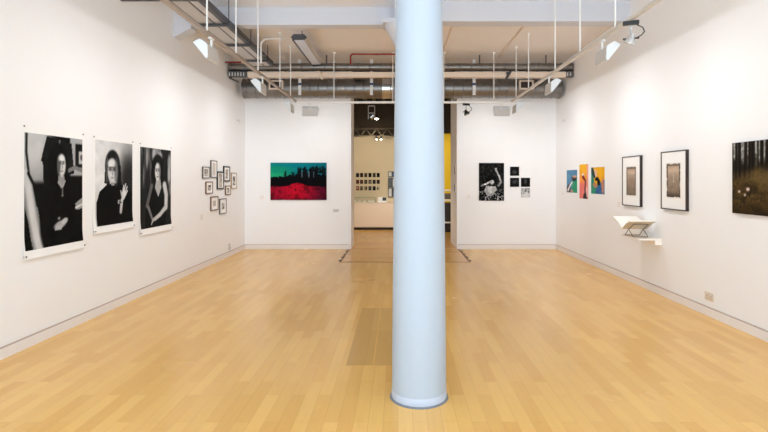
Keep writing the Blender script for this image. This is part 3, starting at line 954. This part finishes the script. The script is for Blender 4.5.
# framed pictures
def framed(lab, X, yA, yB_, z0, z1, rz, depth, fw, fm, picture, pw, ph, group, pm='ink_matte', name='framed_picture'):
    W, H = abs(yB_ - yA), z1 - z0
    o = thing(name, lab, 'picture', (X, (yA + yB_) / 2, z0), rz, group)
    w = MB()
    w.box(-W / 2, W / 2, -depth, -0.001, 0, fw); w.box(-W / 2, W / 2, -depth, -0.001, H - fw, H)
    w.box(-W / 2, -W / 2 + fw, -depth, -0.001, fw, H - fw); w.box(W / 2 - fw, W / 2, -depth, -0.001, fw, H - fw)
    w.build('frame', M[fm], o)
    MB().box(-W / 2 + fw, W / 2 - fw, -depth + 0.008, -0.001, fw, H - fw).build('mount', M['mat'], o)
    sheet_mesh('picture', W * pw, H * ph, picture, M[pm], o, y=-depth + 0.0065, z0=H * (1 - ph) / 2)
    return o

def pic_sketch(seed, c=(96, 90, 84), bgc=(206, 198, 190)):
    p = Pic(16, 20, 1.3, bgc)
    n = vnoise(p.S, p.T, 4, 5, seed, 2)
    p.lay(sm(n, .42, .58), c)
    return p
G = 'small frames clustered on the left wall'
small_frames = [
    ('small black frame with a grey drawing, upper left of the cluster', 201.8, 208.3, 166.7, 178.3, 'frame_grey', .014, .6, .6, (128, 124, 120)),
    ('tall narrow frame with a nearly blank sheet, topmost of the cluster', 210, 216, 160.5, 177.8, 'frame_grey', .014, .5, .7, (214, 208, 204)),
    ('tall dark thick frame in the middle of the cluster', 216.4, 222.8, 171.4, 189.3, 'frame_black', .026, .5, .75, (150, 136, 124)),
    ('dark frame right of the thick one, upper right of the cluster', 222.8, 229, 166.2, 181.6, 'frame_black', .026, .4, .6, (120, 104, 92)),
    ('tall light wooden frame, farthest right of the cluster', 230.6, 235.8, 172.7, 188.8, 'frame_light', .018, .45, .55, (100, 96, 90)),
    ('small brown frame with a dark square picture, left middle of the cluster', 205, 211.7, 181.6, 193.7, 'frame_brown', .014, .48, .45, (52, 50, 48)),
    ('smallest brown frame, right middle of the cluster under the dark frame', 224.6, 229.8, 185.6, 195, 'frame_brown', .018, .5, .55, (84, 74, 66)),
    ('brown wooden frame with a pale sketch, lower left of the cluster', 209.9, 217.2, 196.4, 210.4, 'frame_brown', .018, .4, .4, (196, 184, 172)),
    ('grey frame with a dark square picture, lowest of the cluster', 218.8, 225.4, 198.5, 213.9, 'frame_grey', .016, .4, .4, (54, 52, 52)),
]
for i, (lab, u0, u1, v0, v1, fm, fw, pw, ph, c) in enumerate(small_frames):
    a, b = yl(u0), yl(u1); ym = (a + b) / 2
    framed(lab, XL, a, b, zz(v1, ym), zz(v0, ym), PI / 2, 0.024, fw, fm, pic_sketch(40 + i, c), pw, ph, G)

GR = 'dark framed plates on the right wall'
framed('dark framed tall brown plate, farther of the two on the right wall', XR, 7.588, 7.02, 1.12, 1.848, -PI / 2, 0.037, .012, 'frame_dark', pic_plate(31, .02), .58, .61, GR)
framed('dark framed brown plate with ragged edges, nearer of the two on the right wall', XR, 6.471, 5.902, 1.13, 1.86, -PI / 2, 0.036, .012, 'frame_dark', pic_plate(33, .09), .60, .61, GR)

# mounted prints
def mounted(name, lab, X, Y, W, z0, H, rz, pic, depth=0.012, edge='frame_black', border=0.0, group=None, fm='ink'):
    o = thing(name, lab, 'photograph', (X, Y, z0), rz, group)
    MB().box(-W / 2, W / 2, -depth, -0.001, 0, H).build('backing_board', M[edge], o)
    sheet_mesh('printed_image', W - 2 * border, H - 2 * border, pic, M[fm], o, y=-depth - 0.0008, z0=border)
    return o
k = YB / F
mounted('landscape_photograph', 'photograph of a red field and dark pines under a green sky', XL * 0 + (298.7 - 398) * k, YB, 56 * k, zz(200, YB), 37.3 * k, 0, pic_red(), 0.02)
mounted('figure_photograph', 'black and white photograph of a figure raising an arm among leaves', (491.4 - 398) * k, YB, 25.1 * k, zz(200.8, YB), 37.8 * k, 0, pic_figure(), 0.01)
GS = 'small square prints on the far wall'
for lab, u, v, lt, bl in (('small dark square print, topmost of four right of the figure photograph', 514.5, 171.2, False, (.5, .6, .25, .2)),
                          ('small dark square print touching the left side, below the topmost square', 514.5, 182.3, False, (.5, .45, .3, .2)),
                          ('small dark square print with a pale blur, right of the middle row', 525.4, 182.3, False, (.5, .4, .16, .3)),
                          ('small pale square print, lowest of four right of the figure photograph', 525.4, 192.8, True, None)):
    mounted('square_print', lab, (u - 398) * k, YB, 9.0 * k, zz(v + 4.5, YB), 9.0 * k, 0, pic_small(int(u + v), lt, bl), 0.012, 'washer_grey' if lt else 'frame_black', 0, GS)
GC = 'colourful prints on the right wall'
for nm, lab, u0, u1, v0, v1, pc, bd in (
        ('colour_print', 'blue and green print of a figure, left of three colourful prints', 567.0, 577.6, 169.8, 192.8, pic_blue(), .004),
        ('colour_print', 'tall narrow orange and pink print between two wider colourful prints', 579.7, 588.8, 164.0, 199.0, pic_pink(), .006),
        ('colour_print', 'yellow and blue print with a black shape, right of three colourful prints', 591.4, 605.2, 166.8, 194.3, pic_yellow(), .006)):
    a, b = yr(u0), yr(u1); ym = (a + b) / 2
    mounted(nm, lab, XR, ym, a - b, zz(v1, ym), zz(v0, ym) - zz(v1, ym), -PI / 2, pc, 0.006, 'paper', bd, GC)
mounted('forest_photograph', 'large dark photograph of a pine forest floor, nearest on the right wall', XR, 4.573, 1.04, 1.165, 0.71, -PI / 2, pic_forest(), 0.03)

# ------------------------------------------------------------------ shelf with the open book on a wire cradle
o = thing('wall_shelf', 'shallow white shelf on the right wall under the dark framed plates', 'shelf', (XR, 6.77, 0.735))
MB().box(-0.30, -0.0005, -0.27, 0.28, -0.022, 0, 0.003).build('shelf_board', M['shelf'], o)
MB().box(-0.09, -0.0005, -0.262, -0.20, -0.085, -0.022, 0.003).build('bracket', M['shelf'], o)
MB().box(-0.09, -0.0005, 0.20, 0.262, -0.085, -0.022, 0.003).build('bracket', M['shelf'], o)
o = thing('book_cradle', 'thin wire cradle standing on the white wall shelf', 'book stand', (3.24, 6.79, 0.735))
def wire(pts, nm): MB().tube(pts, 0.0045, 8).build(nm, M['wire'], o, True)
for x in (-0.10, 0.10):
    wire([(x, 0.13, 0.005), (x, 0.03, 0.085), (x, -0.13, 0.172)], 'side_wire')
    wire([(x, -0.11, 0.005), (x, 0.0, 0.085), (x, 0.17, 0.178)], 'side_wire')
for y, z in ((0.13, 0.005), (-0.11, 0.005), (-0.13, 0.172), (0.17, 0.178)):
    wire([(-0.10, y, z), (0.10, y, z)], 'cross_wire')
o = thing('open_book', 'open white book lying in the wire cradle on the wall shelf', 'book', (3.22, 6.80, 0.735))
def wing(pts, t, x0, x1):
    up = [(y, z + t) for y, z in pts]
    return MB().prism(pts + up[::-1], x0, x1)
far = [(0.01, 0.098), (0.08, 0.135), (0.17, 0.186), (0.30, 0.232)]
near = [(0.01, 0.098), (-0.06, 0.137), (-0.13, 0.181), (-0.22, 0.213)]
wing(far, 0.004, -0.175, 0.175).build('cover', M['cover'], o)
wing(near, 0.004, -0.175, 0.175).build('cover', M['cover'], o)
wing([(y, z + 0.0045) for y, z in far], 0.016, -0.168, 0.168).build('page_block', M['page'], o)
wing([(y, z + 0.0045) for y, z in near], 0.016, -0.168, 0.168).build('page_block', M['page'], o)

# ------------------------------------------------------------------ sockets, labels, hooks
o = thing('wall_socket', 'beige double wall socket low on the right wall', 'socket', (XR, 5.51, 0.17), -PI / 2)
MB().box(-0.075, 0.075, -0.010, -0.0005, 0, 0.09, 0.003).build('face_plate', M['socket'], o)
for x in (-0.036, 0.036):
    MB().box(x - 0.006, x + 0.006, -0.013, -0.010, 0.066, 0.082).build('switch', M['white_metal'], o)
    w = MB()
    w.box(x - 0.003, x + 0.003, -0.0107, -0.0095, 0.045, 0.055); w.box(x - 0.014, x - 0.008, -0.0107, -0.0095, 0.026, 0.031); w.box(x + 0.008, x + 0.014, -0.0107, -0.0095, 0.026, 0.031)
    w.build('pin_slots', M['socket_dark'], o)
o = thing('wall_socket', 'small grey socket low on the left wall near the far corner', 'socket', (XL, yl(229), 0.12), PI / 2)
MB().box(-0.045, 0.045, -0.012, -0.0005, 0, 0.13, 0.003).build('face_plate', M['washer_grey'], o)
MB().box(-0.02, 0.02, -0.03, -0.012, 0.02, 0.06, 0.004).build('plug', M['washer_grey'], o)
for lab, X, Y, z, rz, W, H, m in (
        ('grey switch plate on the far wall under the red photograph', (336 - 398) * k, YB, zz(212, YB), 0, .12, .06, 'washer_grey'),
        ('tiny white label card on the far wall left of the red photograph', (262 - 398) * k, YB, zz(199, YB), 0, .08, .07, 'base'),
        ('tiny white label card on the far wall left of the figure photograph', (468.5 - 398) * k, YB, zz(198, YB), 0, .08, .07, 'base'),
        ('tiny white label card under the frame cluster on the left wall', XL, yl(201.5), 0.82, PI / 2, .10, .10, 'base'),
        ('tiny white label card left of the blue print on the right wall', XR, yr(563), zz(195, yr(563)), -PI / 2, .09, .07, 'base'),
        ('tiny white label card left of the farther dark frame on the right wall', XR, yr(619), zz(207, yr(619)), -PI / 2, .09, .08, 'base'),
        ('tiny white label card left of the largest pinned portrait', XL, 4.10, 1.08, PI / 2, .10, .10, 'base')):
    nm, ct = ('switch_plate', 'switch') if 'switch' in lab else ('label_card', 'label')
    o = tag(MB().box(-W / 2, W / 2, -0.006, -0.0005, 0, H, 0.001).build(nm, M[m]), lab, ct)
    o.location = (X, Y, z); o.rotation_euler = (0, 0, rz)
    if ct == 'label': o['group'] = 'label cards beside the pictures'
for lab, X, Y, z, rz in (('small grey hook high on the left wall near the far corner', XL, yl(237), zz(123, yl(237)), PI / 2),
                         ('small grey hook high on the right wall near the far corner', XR, yr(565), zz(123, yr(565)), -PI / 2)):
    o = thing('wall_hook', lab, 'hook', (X, Y, z), rz)
    MB().box(-0.015, 0.015, -0.006, -0.0005, 0.03, 0.07, 0.002).build('hook_plate', M['washer_grey'], o)
    MB().tube([(0, -0.005, 0.06), (0, -0.04, 0.065), (0, -0.05, 0.04), (0, -0.045, 0.01)], 0.006).build('hook_arm', M['washer_grey'], o, True)

# ------------------------------------------------------------------ beyond the doorway
o = thing('reception_counter', 'white counter cabinet on a dark plinth beyond the doorway', 'counter', (-1.2, 15.25, 0))
MB().box(-1.6, 1.75, -0.25, 0.35, 0.08, 0.80).build('counter_body', M['cabinet'], o)
MB().box(-1.6, 1.75, -0.20, 0.35, 0, 0.08).build('plinth', M['plinth'], o)
for x0, x1 in ((-1.58, -0.70), (-0.685, 0.52), (0.535, 1.74)):
    MB().box(x0, x1, -0.262, -0.25, 0.10, 0.79, 0.002).build('door', M['cabinet'], o)
MB().box(-1.62, 1.77, -0.27, 0.36, 0.80, 0.825).build('worktop', M['cabinet'], o)
o = thing('display_case', 'low glass-sided display case on the left of the counter', 'display case', (-0.9, 15.2, 0.825))
MB().box(-0.5, 0.22, -0.18, 0.18, 0, 0.02).build('case_base', M['display'], o)
w = MB()
for x in (-0.5, 0.208):
    for y in (-0.18, 0.17):
        w.box(x, x + 0.012, y, y + 0.012, 0.02, 0.14)
w.box(-0.5, 0.22, -0.18, 0.182, 0.14, 0.152)
w.build('case_frame', M['display'], o)
w = MB()
for x in (-0.42, -0.3, -0.15, 0.0, 0.1): w.box(x, x + 0.08, -0.1, 0.05, 0.02, 0.05)
w.build('exhibits', M['page'], o)
o = thing('counter_sign', 'small white standing sign with a dark picture on the counter', 'sign', (-0.47, 15.12, 0.825))
MB().box(-0.14, 0.14, -0.01, 0.01, 0, 0.16).build('sign_board', M['white_metal'], o)
MB().box(0.0, 0.12, -0.014, -0.01, 0.05, 0.15).build('sign_picture', M['frame_dark'], o)
MB().box(-0.14, 0.14, -0.03, 0.05, 0, 0.008).build('sign_foot', M['white_metal'], o)
# postcards in three rows
r = np.random.RandomState(5)
cols = [(354.0 + 3.6, 0), ]
us = [357.6, 361.6, 365.8, 370.0, 374.2, 378.2]
vs = [(173.0, 177.2), (179.8, 183.8), (186.2, 190.4)]
rows_n = ['top', 'middle', 'bottom']; cols_n = ['first', 'second', 'third', 'fourth', 'fifth', 'sixth']
tones = [(60, 58, 56), (30, 28, 28), (80, 74, 70), (24, 22, 22), (56, 50, 46), (18, 16, 18), (108, 62, 44), (64, 60, 58), (40, 38, 36), (84, 78, 72), (36, 34, 34), (64, 44, 48),
         (130, 50, 30), (120, 104, 84), (150, 130, 100), (70, 72, 76), (52, 48, 50), (196, 186, 166)]
for j, (va, vb) in enumerate(vs):
    for i, u in enumerate(us):
        kk = YE / F
        p = Pic(8, 10, 1.3, tones[j * 6 + i]); p.lay(p.ell(.3 + .4 * r.rand(), .4 + .3 * r.rand(), .25, .25, .5), tones[(j * 6 + i + 5) % 18])
        mounted('small_print', '%s small print from the left in the %s row beyond the doorway' % (cols_n[i], rows_n[j]), (u - 398) * kk, YE, 3.0 * kk, zz(vb, YE), (vb - va) * kk, 0, p,
                0.01, 'frame_black', 0, 'rows of small prints beyond the doorway')
# book display of covers at the right of the back wall
o = thing('book_display', 'dark display rack of book covers beside the column beyond the doorway', 'display rack', (-0.14, YE, 0))
kk = YE / F
for j, (va, vb) in enumerate(((171.5, 177), (178, 187), (188, 197))):
    MB().box(-0.17, 0.38, -0.06, -0.001, zz(vb, YE), zz(va, YE)).build('rack_bay', M['frame_black'], o)
    for q in range(4):
        x = -0.15 + q * 0.13
        MB().box(x, x + 0.09, -0.075, -0.06, zz(vb, YE) + .02, zz(va, YE) - .02).build('book_cover', M['blue' if (j == 0 and q % 2) else ('washer_grey' if (q + j) % 2 == 0 else 'tray_dark')], o)
# white rack at the yellow wall
o = thing('white_rack', 'white tubular rack with dark bags against the yellow wall beyond the doorway', 'rack', (1.42, 14.2, 0))
for x in (-0.30, 0.35):
    MB().tube([(x + 0.09, -0.15, 0.0), (x - 0.04, 0.1, 1.22)], 0.022).build('upright', M['white_metal'], o, True)
    MB().tube([(x + 0.09, 0.32, 0.0), (x - 0.04, 0.1, 1.22)], 0.022).build('upright', M['white_metal'], o, True)
for z, y in ((0.30, -0.07), (0.92, 0.03), (1.20, 0.09)):
    MB().tube([(-0.24 - 0.1 * (z - .3), y, z), (0.41 - 0.1 * (z - .3), y, z)], 0.022).build('rail', M['white_metal'], o, True)
MB().box(-0.24, 0.36, -0.03, 0.22, 0.02, 0.86, 0.03).build('dark_bag', M['frame_dark'], o)
MB().box(-0.30, 0.28, 0.05, 0.16, 0.95, 1.12, 0.03).build('grey_bag', M['frame_grey'], o)
# small prints on the doorway's right cheek
for lab, y, z, H in (('upper small dark print on the right cheek of the doorway', 11.15, 1.62, .20), ('lower small dark print on the right cheek of the doorway', 11.2, 1.24, .18)):
    mounted('cheek_print', lab, OR, y, 0.16, z, H, -PI / 2, pic_small(int(y * 100)), 0.012, 'paper', .01)
# lamps, truss and cage light under the dark ceiling
o = thing('lighting_truss', 'grey lattice truss under the dark ceiling beyond the doorway', 'truss', (-0.7, 14.0, 2.72))
for y in (-0.12, 0.12):
    for z in (0.0, 0.22):
        MB().tube([(-1.4, y, z), (0.75, y, z)], 0.012).build('chord', M['rib'], o, True)
for y in (-0.12, 0.12):
    pts = [(-1.4 + q * 0.15, y, 0.22 if q % 2 == 0 else 0.0) for q in range(15)]
    MB().tube(pts, 0.008).build('lattice', M['rib'], o, True)
for x in (-1.2, 0.6):
    MB().cyl((x, 0, 0.21), (x, 0, ZC - 2.72), 0.01, n=8).box(x - .02, x + .02, -.13, .13, .2, .23).build('hanger', M['black'], o, True)
def bulb_lamp(lab, x, y, z, r):
    o = thing('ceiling_lamp', lab, 'lamp', (x, y, z))
    MB().lathe([(0, 0.1), (r * .8, 0.09), (r * 1.2, 0.0), (r * 1.1, 0.0), (r * .7, 0.07), (0, 0.08)], n=20).build('lamp_shade', M['black'], o, True)
    MB().lathe([(0, -r * .7), (r * .7, -r * .4), (r, 0.0), (r * .7, r * .5), (0, r * .7)], n=20).build('bulb', M['bulb'], o, True)
    MB().cyl((0, 0, 0.08), (0, 0, ZC - z if z > 2.8 else 2.715 - z), 0.01, n=8).build('stem', M['black'], o, True)
bulb_lamp('glowing lamp under the dark ceiling beyond the doorway, highest of three', (376.5 - 398) * 13.0 / F, 13.0, zz(118.5, 13.0), 0.055)
bulb_lamp('left of two small glowing lamps under the truss', (376.8 - 398) * 14.0 / F, 13.88, 2.63, 0.03)
bulb_lamp('right of two small glowing lamps under the truss', (381.2 - 398) * 14.0 / F, 13.88, 2.63, 0.03)
o = thing('cage_lamp', 'white rectangular framed lamp under the dark ceiling beyond the doorway', 'lamp', ((371.5 - 398) * 12.6 / F, 12.6, zz(119, 12.6)))
w = MB()
w.box(-0.09, -0.07, -0.02, 0.02, 0, 0.34); w.box(0.07, 0.09, -0.02, 0.02, 0, 0.34); w.box(-0.09, 0.09, -0.02, 0.02, 0.32, 0.34); w.box(-0.09, 0.09, -0.02, 0.02, 0.14, 0.16)
w.build('lamp_frame', M['washer_grey'], o)
MB().cyl((-0.03, 0, 0.03), (0.05, 0, 0.1), 0.06, n=20).build('lamp_head', M['silver'], o, True)
MB().cyl((0, 0, 0.33), (0, 0, ZC - zz(119, 12.6)), 0.012, n=8).build('stem', M['black'], o, True)
# light given by the room beyond's lamps
def point(name, loc, e, c, r):
    l = bpy.data.lights.new(name, 'POINT'); l.energy = e; l.color = c; l.shadow_soft_size = r
    q = bpy.data.objects.new(name, l); COL.objects.link(q); q.location = loc
def sp(name, loc, target, e, c, ang=70):
    l = bpy.data.lights.new(name, 'SPOT'); l.energy = e; l.color = c; l.shadow_soft_size = 0.05; l.spot_size = math.radians(ang); l.spot_blend = 0.6
    q = bpy.data.objects.new(name, l); COL.objects.link(q); q.location = loc
    q.rotation_euler = (Vector(target) - Vector(loc)).to_track_quat('-Z', 'Y').to_euler()
sp('room_lamp_light', (-0.56, 13.0, 2.55), (-0.8, 15.6, 1.5), 115, (1, .86, .66), 95)
sp('room_lamp_light', (1.2, 13.2, 3.0), (1.6, 15.6, 1.2), 150, (1, .86, .66), 80)
sp('room_lamp_light', (-0.4, 12.9, 2.9), (0.0, 13.2, 0), 90, (1, .86, .66), 110)
